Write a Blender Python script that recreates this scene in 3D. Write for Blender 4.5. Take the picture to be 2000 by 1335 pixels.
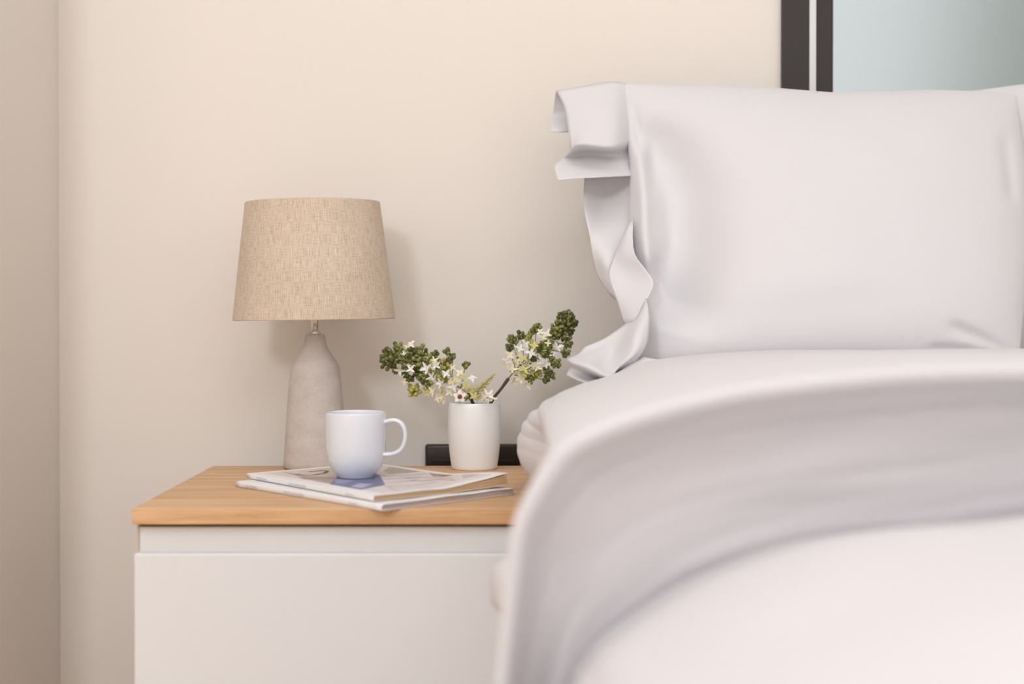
import bpy, bmesh, math, random
from mathutils import Vector, Matrix, noise

random.seed(7)
scene = bpy.context.scene
C = scene.collection
for o in list(bpy.data.objects):
    bpy.data.objects.remove(o)

# ------------------------------------------------------------------ camera
F = 50.0 / 36.0 * 2000.0          # focal length in pixels of the 2000 x 1335 frame
CZ = 0.812                        # eye height
PITCH = math.radians(0.6)         # slight downward tilt
ROW = 600.0 + F * math.tan(PITCH)  # row of the optical axis (horizon sits at 600)
cam_d = bpy.data.cameras.new('camera')
cam_d.lens = 50.0
cam_d.sensor_width = 36.0
cam_d.shift_y = -(667.5 - ROW) / 2000.0
cam_d.clip_start = 0.02
cam_d.dof.use_dof = True
cam_d.dof.focus_distance = 2.20
cam_d.dof.aperture_fstop = 2.2
cam = bpy.data.objects.new('camera', cam_d)
cam.location = (0, 0, CZ)
cam.rotation_euler = (math.pi / 2 - PITCH, 0, 0)
C.objects.link(cam)
scene.camera = cam

# ------------------------------------------------------------------ world, lights, exposure
world = bpy.data.worlds.new('daylight')
scene.world = world
world.use_nodes = True
world.node_tree.nodes['Background'].inputs[0].default_value = (0.90, 0.94, 0.96, 1)
world.node_tree.nodes['Background'].inputs[1].default_value = 0.80

def area(name, loc, target, size, energy, color, size_y=None):
    l = bpy.data.lights.new(name, 'AREA')
    l.energy = energy
    l.color = color
    l.shape = 'RECTANGLE' if size_y else 'DISK'
    l.size = size
    if size_y:
        l.size_y = size_y
    o = bpy.data.objects.new(name, l)
    o.location = loc
    d = Vector(target) - Vector(loc)
    o.rotation_euler = d.to_track_quat('-Z', 'Y').to_euler()
    C.objects.link(o)
    return o

KEY = area('studio_lamp', (-1.18, -2.2, 2.38), (0.0, 2.3, 0.85), 0.62, 38, (0.92, 0.955, 1.0))
CEIL = area('ceiling_lamp', (0.3, 1.30, 2.56), (0.3, 1.31, 0.0), 2.6, 13.5, (0.93, 0.98, 1.0), 1.1)
FILL = area('fill_behind', (0.0, -1.0, 2.56), (0.0, -0.9, 0.0), 2.6, 40, (0.92, 0.95, 1.0), 1.6)  # added overhead fill behind the camera, brightens the front faces
LEFT_FILL = area('left_fill', (-2.36, -0.6, 1.5), (0.6, 1.6, 0.9), 2.4, 9, (0.98, 0.97, 0.95), 1.7)  # added soft fill from the left; that wall has no window
RIGHT = area('right_fill', (2.36, -0.7, 1.3), (-0.6, 1.8, 0.6), 2.4, 15, (1.0, 0.95, 0.90), 1.9)  # added fill from the right to lift shadows; no window there
scene.view_settings.view_transform = 'Standard'
scene.view_settings.look = 'None'
scene.view_settings.gamma = 1.0
scene.cycles.use_light_tree = False
scene.cycles.caustics_reflective = False
scene.view_settings.use_curve_mapping = False
scene.view_settings.exposure = -0.02

# ------------------------------------------------------------------ measuring helpers
_fw = Vector((0, math.cos(PITCH), -math.sin(PITCH)))
_up = Vector((0, math.sin(PITCH), math.cos(PITCH)))
def ray(px, py):
    return Vector(((px - 1000) / F, 0, 0)) + _fw + _up * ((ROW - py) / F)
def P(px, py, Y):
    """world point at depth Y seen at that pixel"""
    d = ray(px, py)
    return Vector((0, 0, CZ)) + d * (Y / d.y)
def T(px, py, z):
    """world point at height z seen at that pixel"""
    d = ray(px, py)
    return Vector((0, 0, CZ)) + d * ((z - CZ) / d.z)

# ------------------------------------------------------------------ materials
def srgb(r, g, b):
    f = lambda c: (c / 255 / 12.92) if c / 255 <= 0.04045 else ((c / 255 + 0.055) / 1.055) ** 2.4
    return (f(r), f(g), f(b), 1)

def mat(name, col, rough=0.6, spec=0.5, metal=0.0, coat=0.0, sheen=0.0):
    m = bpy.data.materials.new(name)
    m.use_nodes = True
    b = m.node_tree.nodes['Principled BSDF']
    b.inputs['Base Color'].default_value = col
    b.inputs['Roughness'].default_value = rough
    b.inputs['Specular IOR Level'].default_value = spec
    b.inputs['Metallic'].default_value = metal
    b.inputs['Coat Weight'].default_value = coat
    b.inputs['Coat Roughness'].default_value = 0.08
    b.inputs['Sheen Weight'].default_value = sheen
    return m

class N:
    """small node builder"""
    def __init__(s, m):
        s.t = m.node_tree
        s.b = s.t.nodes['Principled BSDF']
    def n(s, kind, **kw):
        x = s.t.nodes.new(kind)
        for k, v in kw.items():
            setattr(x, k, v)
        return x
    def l(s, a, b):
        s.t.links.new(a, b)
    def coord(s, out='Object', scale=(1, 1, 1), rot=(0, 0, 0)):
        c = s.n('ShaderNodeTexCoord')
        mp = s.n('ShaderNodeMapping')
        mp.inputs['Scale'].default_value = scale
        mp.inputs['Rotation'].default_value = rot
        s.l(c.outputs[out], mp.inputs[0])
        return mp.outputs[0]
    def noise(s, vec, scale, detail=3, rough=0.5, dist=0.0):
        x = s.n('ShaderNodeTexNoise')
        x.inputs['Scale'].default_value = scale
        x.inputs['Detail'].default_value = detail
        x.inputs['Roughness'].default_value = rough
        x.inputs['Distortion'].default_value = dist
        s.l(vec, x.inputs['Vector'])
        return x.outputs['Fac']
    def ramp(s, fac, stops):
        x = s.n('ShaderNodeValToRGB')
        e = x.color_ramp.elements
        while len(e) < len(stops):
            e.new(0.5)
        for k, (p, c) in enumerate(stops):
            e[k].position = p
            e[k].color = c
        s.l(fac, x.inputs[0])
        return x.outputs[0]
    def mix(s, fac, a, b, mode='MIX'):
        x = s.n('ShaderNodeMix', data_type='RGBA', blend_type=mode)
        for inp, v in ((0, fac), (6, a), (7, b)):
            if hasattr(v, 'is_linked'):
                s.l(v, x.inputs[inp])
            else:
                x.inputs[inp].default_value = v
        return x.outputs[2]
    def bump(s, h, strength, dist):
        x = s.n('ShaderNodeBump')
        x.inputs['Strength'].default_value = strength
        x.inputs['Distance'].default_value = dist
        s.l(h, x.inputs['Height'])
        s.l(x.outputs[0], s.b.inputs['Normal'])

M = {}
def wallpaint(name, col):
    m = mat(name, col, 0.75, 0.25)
    k = N(m)
    v = k.coord()
    k.l(k.mix(k.noise(v, 1.6, 0), (col[0] * 0.985, col[1] * 0.985, col[2] * 0.985, 1), col), k.b.inputs['Base Color'])
    return m
M['wall'] = wallpaint('wall_paint', (0.840, 0.782, 0.722, 1))
M['ceiling'] = wallpaint('ceiling_paint', (0.90, 0.88, 0.86, 1))

def floor_mat():
    m = mat('floor_boards', (0.42, 0.27, 0.17, 1), 0.45)
    k = N(m)
    v = k.coord(scale=(1, 9, 1))
    k.l(k.ramp(k.noise(v, 3.0, 5, 0.6), [(0.3, (0.68, 0.53, 0.42, 1)), (0.7, (0.79, 0.63, 0.51, 1))]), k.b.inputs['Base Color'])
    return m
M['floor'] = floor_mat()

def oak():
    m = mat('oak_worktop', (0.6, 0.37, 0.2, 1), 0.42, 0.4)
    k = N(m)
    v = k.coord(scale=(1.0, 14, 14))
    fine = k.coord(scale=(2.5, 90, 90))
    wide = k.coord(scale=(0.5, 5.5, 5.5))
    a = k.ramp(k.noise(v, 2.6, 5, 0.62, 0.9), [(0.30, (0.58, 0.325, 0.155, 1)), (0.52, (0.76, 0.475, 0.250, 1)), (0.74, (0.83, 0.55, 0.315, 1))])
    b = k.ramp(k.noise(fine, 3.0, 3, 0.6), [(0.36, (0.80, 0.76, 0.70, 1)), (0.60, (1, 1, 1, 1))])
    c = k.ramp(k.noise(wide, 2.2, 2), [(0.35, (0.92, 0.90, 0.88, 1)), (0.65, (1, 1, 1, 1))])
    k.l(k.mix(1.0, k.mix(0.8, a, b, 'MULTIPLY'), c, 'MULTIPLY'), k.b.inputs['Base Color'])
    k.bump(k.noise(fine, 3.0, 3), 0.10, 0.0006)
    return m
M['oak'] = oak()
M['lacquer'] = mat('white_lacquer', (0.755, 0.755, 0.765, 1), 0.38, 0.4)
M['carcass'] = mat('carcass_edge', (0.62, 0.50, 0.42, 1), 0.6)
M['shadow_gap'] = mat('gap_shade_board', (0.10, 0.055, 0.035, 1), 0.7)  # dark brown stands in for the shade in the gap under the worktop

def linen():
    m = mat('linen_weave', (0.6, 0.45, 0.33, 1), 0.9, 0.15, sheen=0.15)
    k = N(m)
    warp = k.coord('UV', (330, 24, 1))
    weft = k.coord('UV', (24, 330, 1))
    spot = k.coord('UV', (150, 150, 1))
    big = k.coord('UV', (7, 7, 1))
    a = k.noise(warp, 2.2, 3, 0.65)
    b = k.noise(weft, 2.2, 3, 0.65)
    ca = k.ramp(a, [(0.32, (0.66, 0.53, 0.41, 1)), (0.5, (0.86, 0.745, 0.62, 1)), (0.68, (0.95, 0.86, 0.75, 1))])
    cb = k.ramp(b, [(0.30, (0.76, 0.71, 0.66, 1)), (0.55, (0.97, 0.96, 0.95, 1)), (0.72, (1, 1, 1, 1))])
    c = k.mix(0.85, ca, cb, 'MULTIPLY')
    sp = k.ramp(k.noise(spot, 1.9, 2, 0.7), [(0.225, (0.36, 0.28, 0.21, 1)), (0.31, (1, 1, 1, 1))])
    c = k.mix(0.8, c, sp, 'MULTIPLY')
    c = k.mix(0.5, c, k.ramp(k.noise(big, 2, 3), [(0.3, (0.88, 0.84, 0.80, 1)), (0.7, (1, 1, 1, 1))]), 'MULTIPLY')
    k.l(c, k.b.inputs['Base Color'])
    add = k.n('ShaderNodeMath', operation='ADD')
    k.l(a, add.inputs[0]); k.l(b, add.inputs[1])
    k.bump(add.outputs[0], 0.3, 0.0006)
    translucent(m, c, 0.25)
    return m
def translucent(m, col, amount):
    # cloth that lets light through
    k = N(m)
    out = [n for n in k.t.nodes if n.type == 'OUTPUT_MATERIAL'][0]
    tr = k.n('ShaderNodeBsdfTranslucent')
    if hasattr(col, 'is_linked'):
        k.l(col, tr.inputs[0])
    else:
        tr.inputs[0].default_value = col
    mx = k.n('ShaderNodeMixShader')
    mx.inputs[0].default_value = amount
    k.l(k.b.outputs[0], mx.inputs[1]); k.l(tr.outputs[0], mx.inputs[2])
    k.l(mx.outputs[0], out.inputs[0])
M['linen'] = linen()
M['lining'] = mat('shade_lining', (0.92, 0.86, 0.76, 1), 0.7)
translucent(M['lining'], (0.95, 0.87, 0.74, 1), 0.6)
M['chrome'] = mat('chrome', (0.90, 0.90, 0.91, 1), 0.22, 0.5, 1.0)

def concrete():
    m = mat('concrete', (0.45, 0.38, 0.33, 1), 0.85, 0.2)
    k = N(m)
    v = k.coord(scale=(1, 1, 1.6))
    c = k.ramp(k.noise(v, 26, 5, 0.65), [(0.28, (0.57, 0.51, 0.48, 1)), (0.72, (0.68, 0.625, 0.595, 1))])
    d = k.ramp(k.noise(v, 240, 2), [(0.3, (0.93, 0.92, 0.92, 1)), (0.6, (1, 1, 1, 1))])
    k.l(k.mix(1, c, d, 'MULTIPLY'), k.b.inputs['Base Color'])
    k.bump(k.noise(v, 300, 3), 0.22, 0.0008)
    return m
M['concrete'] = concrete()
M['mug'] = mat('glazed_porcelain', (0.78, 0.82, 0.88, 1), 0.10, 0.5, coat=0.5)
M['vase'] = mat('satin_ceramic', (0.925, 0.935, 0.95, 1), 0.32, 0.4)
M['soil'] = mat('dark_foam', (0.035, 0.04, 0.02, 1), 0.9)

def black_plastic():
    m = mat('black_gloss_plastic', (0.026, 0.016, 0.010, 1), 0.30, 0.35)
    return m
M['black_plastic'] = black_plastic()
M['frame'] = mat('anodised_black', (0.030, 0.026, 0.024, 1), 0.45, 0.4)
M['strip'] = mat('silver_strip', (0.74, 0.74, 0.75, 1), 0.35, 0.5)

def frosted():
    m = mat('frosted_glass', (0.965, 0.985, 0.975, 1), 0.62, 0.5)
    k = N(m)
    k.b.inputs['Transmission Weight'].default_value = 1.0
    k.b.inputs['IOR'].default_value = 1.3
    return m
M['frosted'] = frosted()

def cotton(name, col, weave=0.10):
    m = mat(name, col, 0.85, 0.2, sheen=0.12)
    k = N(m)
    v = k.coord(scale=(1, 1, 1))
    k.l(k.mix(k.noise(v, 3.0, 0), tuple(c * 0.985 for c in col[:3]) + (1,), col), k.b.inputs['Base Color'])
    return m
M['pillow'] = cotton('pillow_cotton', (0.722, 0.706, 0.724, 1))
M['duvet'] = cotton('duvet_cotton', (0.704, 0.682, 0.696, 1))
M['mattress'] = cotton('mattress_ticking', (0.8, 0.78, 0.76, 1))
M['bedbase'] = cotton('bed_base_fabric', (0.35, 0.33, 0.32, 1))

def pages(name, c0, c1):
    m = mat(name, c0, 0.8, 0.15)
    k = N(m)
    v = k.coord(scale=(6, 6, 900))
    k.l(k.ramp(k.noise(v, 2.0, 3, 0.7), [(0.3, c1), (0.65, c0)]), k.b.inputs['Base Color'])
    k.bump(k.noise(v, 2.0, 3), 0.4, 0.0005)
    return m
M['pages_tan'] = pages('tan_page_edges', (0.86, 0.60, 0.34, 1), (0.62, 0.39, 0.19, 1))
M['pages_white'] = pages('white_page_edges', (0.80, 0.70, 0.66, 1), (0.55, 0.43, 0.38, 1))
M['cover'] = mat('white_cover_paper', (0.86, 0.85, 0.855, 1), 0.45, 0.35)
M['ink'] = mat('grey_ink', (0.47, 0.45, 0.47, 1), 0.6)
def printed():
    m = mat('printed_cover', (0.86, 0.83, 0.82, 1), 0.38, 0.4)
    k = N(m)
    a = k.n('ShaderNodeVertexColor', layer_name='print')
    k.l(a.outputs['Color'], k.b.inputs['Base Color'])
    return m
M['printed'] = printed()

def leafy(name, col, rough=0.5, var=0.25):
    m = mat(name, col, rough, 0.4)
    k = N(m)
    i = k.n('ShaderNodeObjectInfo')
    lo = tuple(c * (1 - var) for c in col[:3]) + (1,)
    hi = tuple(min(1, c * (1 + var)) for c in col[:3]) + (1,)
    k.l(k.ramp(i.outputs['Random'], [(0, lo), (1, hi)]), k.b.inputs['Base Color'])
    return m
M['bud_dark'] = leafy('bud_dark_green', (0.105, 0.125, 0.034, 1), 0.42, 0.35)
M['bud_mid'] = leafy('bud_mid_green', (0.215, 0.230, 0.062, 1), 0.42, 0.3)
M['bud_lime'] = leafy('bud_yellow_green', (0.42, 0.40, 0.09, 1), 0.45, 0.25)
M['petal_white'] = leafy('petal_white', (0.86, 0.84, 0.76, 1), 0.6, 0.06)
M['petal_cream'] = leafy('petal_cream', (0.84, 0.77, 0.52, 1), 0.6, 0.10)
M['petal_lime'] = leafy('petal_yellow_green', (0.62, 0.57, 0.20, 1), 0.6, 0.15)
M['twig'] = mat('brown_twig', (0.10, 0.050, 0.035, 1), 0.8)
M['stalk'] = mat('green_stalk', (0.26, 0.27, 0.07, 1), 0.6)
M['red'] = mat('dark_red_centre', (0.24, 0.02, 0.02, 1), 0.4)
M['leaf_out'] = mat('outdoor_leaves', (0.16, 0.24, 0.12, 1), 0.6)
M['bark'] = mat('bark', (0.12, 0.09, 0.07, 1), 0.9)
M['grass'] = mat('garden_ground', (0.30, 0.34, 0.24, 1), 0.9)

# ------------------------------------------------------------------ mesh helpers
def link(name, me, material=None, parent=None, smooth=False):
    if material is not None:
        me.materials.clear()
        me.materials.append(material)
    if smooth:
        for p in me.polygons:
            p.use_smooth = True
    o = bpy.data.objects.new(name, me)
    C.objects.link(o)
    if parent:
        o.parent = parent
    return o

def frombm(name, bm, material, parent=None, smooth=False):
    me = bpy.data.meshes.new(name)
    bm.normal_update()
    bm.to_mesh(me)
    bm.free()
    return link(name, me, material, parent, smooth)

def thing(name, label, cat, loc=(0, 0, 0), rz=0.0, group=None):
    o = bpy.data.objects.new(name, None)
    o.empty_display_size = 0.02
    C.objects.link(o)
    o.location = loc
    o.rotation_euler = (0, 0, rz)
    tag(o, label, cat, group)
    return o

def tag(o, label, cat, group=None):
    o['label'] = label
    o['category'] = cat
    if group:
        o['group'] = group
    return o

def struct(o, label=None):
    o['kind'] = 'structure'
    if label:
        o['label'] = label
    return o

def addbox(bm, a, b, bevel=0.0, seg=2):
    r = bmesh.ops.create_cube(bm, size=1)
    vs = r['verts']
    for v in vs:
        v.co = Vector(((a[0] + b[0]) / 2 + v.co.x * (b[0] - a[0]),
                       (a[1] + b[1]) / 2 + v.co.y * (b[1] - a[1]),
                       (a[2] + b[2]) / 2 + v.co.z * (b[2] - a[2])))
    if bevel:
        es = list({e for v in vs for e in v.link_edges})
        bmesh.ops.bevel(bm, geom=es, offset=bevel, segments=seg, affect='EDGES', profile=0.5)

def box(name, a, b, material, parent=None, bevel=0.0, seg=2):
    bm = bmesh.new()
    addbox(bm, a, b, bevel, seg)
    return frombm(name, bm, material, parent)

def grid(name, pts, material, parent=None, closed_u=False, smooth=True, uvs=None, thick=0.0, offset=0.0):
    """pts[i][j] -> one quad grid"""
    nu, nv = len(pts), len(pts[0])
    verts = [tuple(p) for row in pts for p in row]
    faces = []
    for i in range(nu if closed_u else nu - 1):
        for j in range(nv - 1):
            a = i * nv + j
            b = ((i + 1) % nu) * nv + j
            faces.append((a, b, b + 1, a + 1))
    me = bpy.data.meshes.new(name)
    me.from_pydata(verts, [], faces)
    if uvs:
        uv = me.uv_layers.new(name='uv')
        flat = [u for row in uvs for u in row]
        for f in me.polygons:
            for li in f.loop_indices:
                uv.data[li].uv = flat[me.loops[li].vertex_index]
    o = link(name, me, material, parent, smooth)
    if thick:
        s = o.modifiers.new('thickness', 'SOLIDIFY')
        s.thickness = thick
        s.offset = offset
    return o

def lathe(name, prof, material, parent=None, seg=64, uvscale=None, smooth=True):
    """profile [(r, z)] revolved about z; first and last points may sit on the axis"""
    pts, uvs = [], []
    for i in range(seg + 1):
        a = 2 * math.pi * i / seg
        pts.append([(r * math.cos(a), r * math.sin(a), z) for r, z in prof])
        if uvscale:
            uvs.append([(a * uvscale, z) for r, z in prof])
    o = grid(name, pts, material, parent, False, smooth, uvs if uvscale else None)
    bm = bmesh.new()
    bm.from_mesh(o.data)
    bmesh.ops.remove_doubles(bm, verts=bm.verts, dist=1e-6)
    bmesh.ops.recalc_face_normals(bm, faces=bm.faces)
    bm.to_mesh(o.data)
    bm.free()
    return o

def tube(bm, path, rads, seg=8, cap=True):
    rings = []
    n = len(path)
    for i, p in enumerate(path):
        p = Vector(p)
        d = Vector(path[min(i + 1, n - 1)]) - Vector(path[max(i - 1, 0)])
        q = d.to_track_quat('Z', 'Y')
        r = rads[i] if hasattr(rads, '__len__') else rads
        rings.append([bm.verts.new(p + q @ Vector((r * math.cos(2 * math.pi * k / seg), r * math.sin(2 * math.pi * k / seg), 0))) for k in range(seg)])
    for a, b in zip(rings, rings[1:]):
        for k in range(seg):
            bm.faces.new((a[k], a[(k + 1) % seg], b[(k + 1) % seg], b[k]))
    if cap:
        bm.faces.new(list(reversed(rings[0])))
        bm.faces.new(rings[-1])

def cr(ps, t):
    """Catmull-Rom through a list of Vectors / tuples, t in 0..1"""
    n = len(ps) - 1
    x = min(max(t, 0), 1) * n
    i = min(int(x), n - 1)
    u = x - i
    p1, p2 = Vector(ps[i]), Vector(ps[i + 1])
    p0 = Vector(ps[i - 1]) if i > 0 else p1 * 2 - p2
    p3 = Vector(ps[i + 2]) if i + 2 <= n else p2 * 2 - p1
    return 0.5 * ((2 * p1) + (p2 - p0) * u + (2 * p0 - 5 * p1 + 4 * p2 - p3) * u * u + (3 * p1 - p0 - 3 * p2 + p3) * u ** 3)

def lin(tab, x):
    """piecewise-linear lookup in [(x, y)]"""
    if x <= tab[0][0]:
        return tab[0][1]
    for (a, ya), (b, yb) in zip(tab, tab[1:]):
        if x <= b:
            return ya + (yb - ya) * (x - a) / (b - a)
    return tab[-1][1]

def smooth(a, b, x):
    t = min(max((x - a) / (b - a), 0), 1)
    return t * t * (3 - 2 * t)

# ------------------------------------------------------------------ the room
WY = 2.50                          # back wall plane
TZ = 0.55                          # worktop height
WX = P(116, 700, WY).x             # left wall plane
fx0 = P(1525, 90, WY).x            # window frame edge
WIN = (fx0, 2.1, 1.08, 2.15)       # window opening: x0, x1, z0, z1
bm = bmesh.new()
addbox(bm, (WX - 0.7, WY, 0), (WIN[0], WY + 0.16, 2.6))
addbox(bm, (WIN[1], WY, 0), (2.4, WY + 0.16, 2.6))
addbox(bm, (WIN[0], WY, 0), (WIN[1], WY + 0.16, WIN[2]))
addbox(bm, (WIN[0], WY, WIN[3]), (WIN[1], WY + 0.16, 2.6))
struct(frombm('wall_back', bm, M['wall']), 'pale warm painted wall behind the bedside cabinet and bed')
bm = bmesh.new()
addbox(bm, (WX - 0.7, 2.10, 0), (WX, WY, 2.6))
struct(frombm('wall_left', bm, M['wall']), 'pale painted side wall at the left corner')
struct(box('wall_side', (-2.5, -2.4, 0), (-2.4, WY, 2.6), M['wall']))
struct(box('wall_right', (2.4, -2.4, 0), (2.5, WY + 0.16, 2.6), M['wall']))
struct(box('wall_front', (-2.5, -2.5, 0), (2.5, -2.4, 2.6), M['wall']))
struct(box('wall_return', (-2.4, WY, 0), (WX - 0.7, WY + 0.16, 2.6), M['wall']))
struct(box('floor', (-2.5, -2.5, -0.1), (2.5, WY + 0.16, 0), M['floor']))
struct(box('ceiling', (-2.5, -2.5, 2.6), (2.5, WY + 0.16, 2.7), M['ceiling']))

# window: black frame, silver strip, black sash, frosted pane
win = bpy.data.objects.new('window_1', None)
C.objects.link(win)
win.location = (WIN[0], WY, WIN[2])
struct(win, 'black framed window with a silver strip and frosted pane')
def X_at(px, Y):
    return P(px, 90, Y).x
x1 = X_at(1580, WY - 0.010); x2 = X_at(1592, WY - 0.004); x3 = X_at(1627, WY - 0.004)
w0 = Vector(win.location)
def wbox(name, a, b, m, bev=0.0015):
    a = Vector(a) - w0; b = Vector(b) - w0
    return box(name, a, b, m, win, bev)
wbox('frame_post', (WIN[0], WY - 0.012, WIN[2]), (x1, WY + 0.06, WIN[3]), M['frame'])
wbox('frame_post', (WIN[1] - 0.05, WY - 0.012, WIN[2]), (WIN[1], WY + 0.06, WIN[3]), M['frame'])
wbox('frame_rail', (x1, WY - 0.012, WIN[2]), (WIN[1] - 0.05, WY + 0.06, WIN[2] + 0.035), M['frame'])
wbox('frame_rail', (x1, WY - 0.012, WIN[3] - 0.05), (WIN[1] - 0.05, WY + 0.06, WIN[3]), M['frame'])
st = wbox('silver_strip', (x1 + 0.0002, WY - 0.014, WIN[2] + 0.035), (x2, WY + 0.05, WIN[3] - 0.05), M['strip'], 0.001)
st['label'] = 'thin silver metal strip'
wbox('sash_stile', (x2 + 0.0004, WY - 0.006, WIN[2] + 0.035), (x3, WY + 0.055, WIN[3] - 0.05), M['frame'])
gp = wbox('pane', (x3 + 0.0004, WY + 0.030, WIN[2] + 0.035), (WIN[1] - 0.05, WY + 0.036, WIN[3] - 0.05), M['frosted'], 0)
gp['label'] = 'frosted pale green glass pane'

# ------------------------------------------------------------------ bedside cabinet and worktop
CF = T(257, 993, TZ)               # front left corner of the worktop
CB = T(415, 909, TZ)
TX0 = CF.x
TX1 = 0.052
TY0, TY1 = CF.y, CB.y
TH = (1024 - 993) * TY0 / F
wt = box('worktop', (TX0, TY0, TZ - TH), (TX1, TY1, TZ), M['oak'], None, 0.0012)
tag(wt, 'light oak worktop lying on the white bedside cabinet', 'worktop')

cab = thing('bedside_cabinet', 'white bedside cabinet with plain drawer fronts under the oak worktop', 'cabinet', ((TX0 + TX1) / 2, (TY0 + TY1) / 2, 0))
def cbox(name, a, b, m, bev=0.001, parent=None):
    o = Vector(cab.location)
    return box(name, Vector(a) - o, Vector(b) - o, m, parent or cab, bev)
GZ = TZ - TH
DY = TY0 + 0.008                   # drawer front plane
RY = DY + 0.012                    # recessed rail plane
gap = 0.0058
cbox('side_panel', (TX0 + 0.001, RY, 0.0), (TX0 + 0.0045, TY1 - 0.01, GZ - 0.0005), M['carcass'], 0.0004)
cbox('side_panel', (TX1 - 0.018, RY, 0.0), (TX1 - 0.001, TY1 - 0.01, GZ - 0.0005), M['lacquer'], 0.0004)
cbox('top_batten', (TX0 + 0.005, RY + 0.05, GZ - 0.03), (TX1 - 0.019, TY1 - 0.012, GZ - 0.0005), M['shadow_gap'], 0)
d0 = P(300, 1080, DY).z            # top edge of the first drawer front
cbox('finger_rail', (TX0 + 0.0050, RY, d0 - 0.05), (TX1 - 0.019, RY + 0.018, GZ - gap), M['lacquer'], 0.0008)
h = 0.21
z1 = d0
for k in range(2):
    z0_ = z1 - h if k == 0 else 0.06
    cbox('drawer_front', (TX0 + 0.0005, DY, z0_), (TX1 - 0.002, DY + 0.020, z1), M['lacquer'], 0.0028)
    z1 = z0_ - 0.028
cbox('finger_rail', (TX0 + 0.005, RY, d0 - h - 0.05), (TX1 - 0.019, RY + 0.018, d0 - h + 0.02), M['lacquer'], 0.0008)
cbox('plinth', (TX0 + 0.02, RY + 0.03, 0.0), (TX1 - 0.02, TY1 - 0.03, 0.06), M['shadow_gap'], 0)
cbox('back_panel', (TX0 + 0.006, TY1 - 0.022, 0.06), (TX1 - 0.02, TY1 - 0.012, GZ - 0.031), M['lacquer'], 0)

# ------------------------------------------------------------------ black wall socket
s0 = P(831, 866, WY); s1 = P(1016, 866, WY)
sk = thing('wall_socket', 'black plastic double socket plate on the wall behind the vase', 'socket', ((s0.x + s1.x) / 2, WY, s0.z - 0.045))
hw = (s1.x - s0.x) / 2
bm = bmesh.new()
addbox(bm, (-hw, -0.012, -0.045), (hw, -0.0005, 0.045), 0.0045, 3)
frombm('plate', bm, M['black_plastic'], sk, True)
for s in (-1, 1):
    bm = bmesh.new()
    addbox(bm, (s * hw * 0.5 - 0.030, -0.0145, -0.030), (s * hw * 0.5 + 0.030, -0.0122, 0.018), 0.001, 2)
    frombm('outlet_face', bm, M['black_plastic'], sk)
    bm = bmesh.new()
    addbox(bm, (s * hw * 0.25 - 0.006, -0.0165, 0.0225), (s * hw * 0.25 + 0.006, -0.0122, 0.035), 0.001, 2)
    frombm('switch', bm, M['black_plastic'], sk)

# ------------------------------------------------------------------ table lamp
LC = T(616, 913, TZ)
LY = LC.y
lamp = thing('table_lamp', 'table lamp with linen drum shade and grey concrete bottle base', 'lamp', (LC.x, LY, TZ))
pxm = LY / F                       # metres per pixel at the lamp
def lz(py):
    return P(616, py, LY).z - TZ
prof_px = [(60, 915.0), (62.0, 909), (61.5, 900), (58.3, 850), (55.2, 800), (50.5, 745), (47.5, 722), (46.2, 716), (44.0, 709),
           (39, 701), (31, 690), (25.5, 681), (22.5, 673), (20.6, 664), (19.9, 657), (19.0, 653.5), (16.5, 652)]
prof = [(0, 0.0)] + [((60 - 1.5) * pxm, 0.0)] + [(r * pxm, max(lz(y), 0.0012)) for r, y in prof_px[1:]] + [(0, lz(651.8))]
lathe('base', prof, M['concrete'], lamp, 72)
bm = bmesh.new()
cz0, cz1 = lz(652), lz(500)
tube(bm, [(0, 0, cz0 - 0.004), (0, 0, cz1)], 7.3 * pxm, 24)
frombm('stem', bm, M['chrome'], lamp, True)
lathe('stem_collar', [(0, lz(652.2)), (12.5 * pxm, lz(652.0)), (12.8 * pxm, lz(650.2)), (10 * pxm, lz(648.4)), (7.0 * pxm, lz(647.2)), (0, lz(647.2))], M['chrome'], lamp, 40)
lathe('bulb_holder', [(0, lz(545)), (0.016, lz(545)), (0.016, lz(500)), (0.012, lz(495)), (0, lz(495))], M['lining'], lamp, 24)
lathe('bulb', [(0, lz(498)), (0.012, lz(495)), (0.014, lz(480)), (0.028, lz(450)), (0.030, lz(435)), (0.022, lz(418)), (0, lz(410))], M['vase'], lamp, 24)
shade_root_z = lz(622)
zb, zt = lz(622.5), lz(396.5)
rb, rt = 157.6 * pxm, 130.8 * pxm
prof = []
for k in range(25):
    t = k / 24
    prof.append((rb + (rt - rb) * t, (zb + (zt - zb) * t) - shade_root_z))
sh = lathe('shade', prof, M['linen'], lamp, 128, uvscale=0.145)
sh.location = (-1.5 * pxm, 0, shade_root_z)
sh.rotation_euler = (0, math.radians(-0.75), 0)
prof2 = [(r - 0.0016, z + (0.0002 if i == 0 else 0)) for i, (r, z) in enumerate(prof)]
lathe('shade_lining', prof2, M['lining'], sh, 128)
for (r, z) in (prof[0], prof[-1]):
    bm = bmesh.new()
    tube(bm, [((r - 0.0012) * math.cos(a), (r - 0.0012) * math.sin(a), z) for a in [2 * math.pi * k / 96 for k in range(97)]], 0.0011, 6, False)
    o = frombm('rim_hem', bm, M['linen'], sh, True)
bm = bmesh.new()
zz = prof[2][1] + 0.03
for k in range(3):
    a = 2 * math.pi * k / 3 + 0.4
    tube(bm, [(0, 0, zz + 0.09), (prof[2][0] * 0.3 * math.cos(a), prof[2][0] * 0.3 * math.sin(a), zz + 0.085), ((rb - 0.018) * math.cos(a), (rb - 0.018) * math.sin(a), zz + 0.09)], 0.0016, 6)
frombm('shade_carrier', bm, M['chrome'], sh, True)

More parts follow.
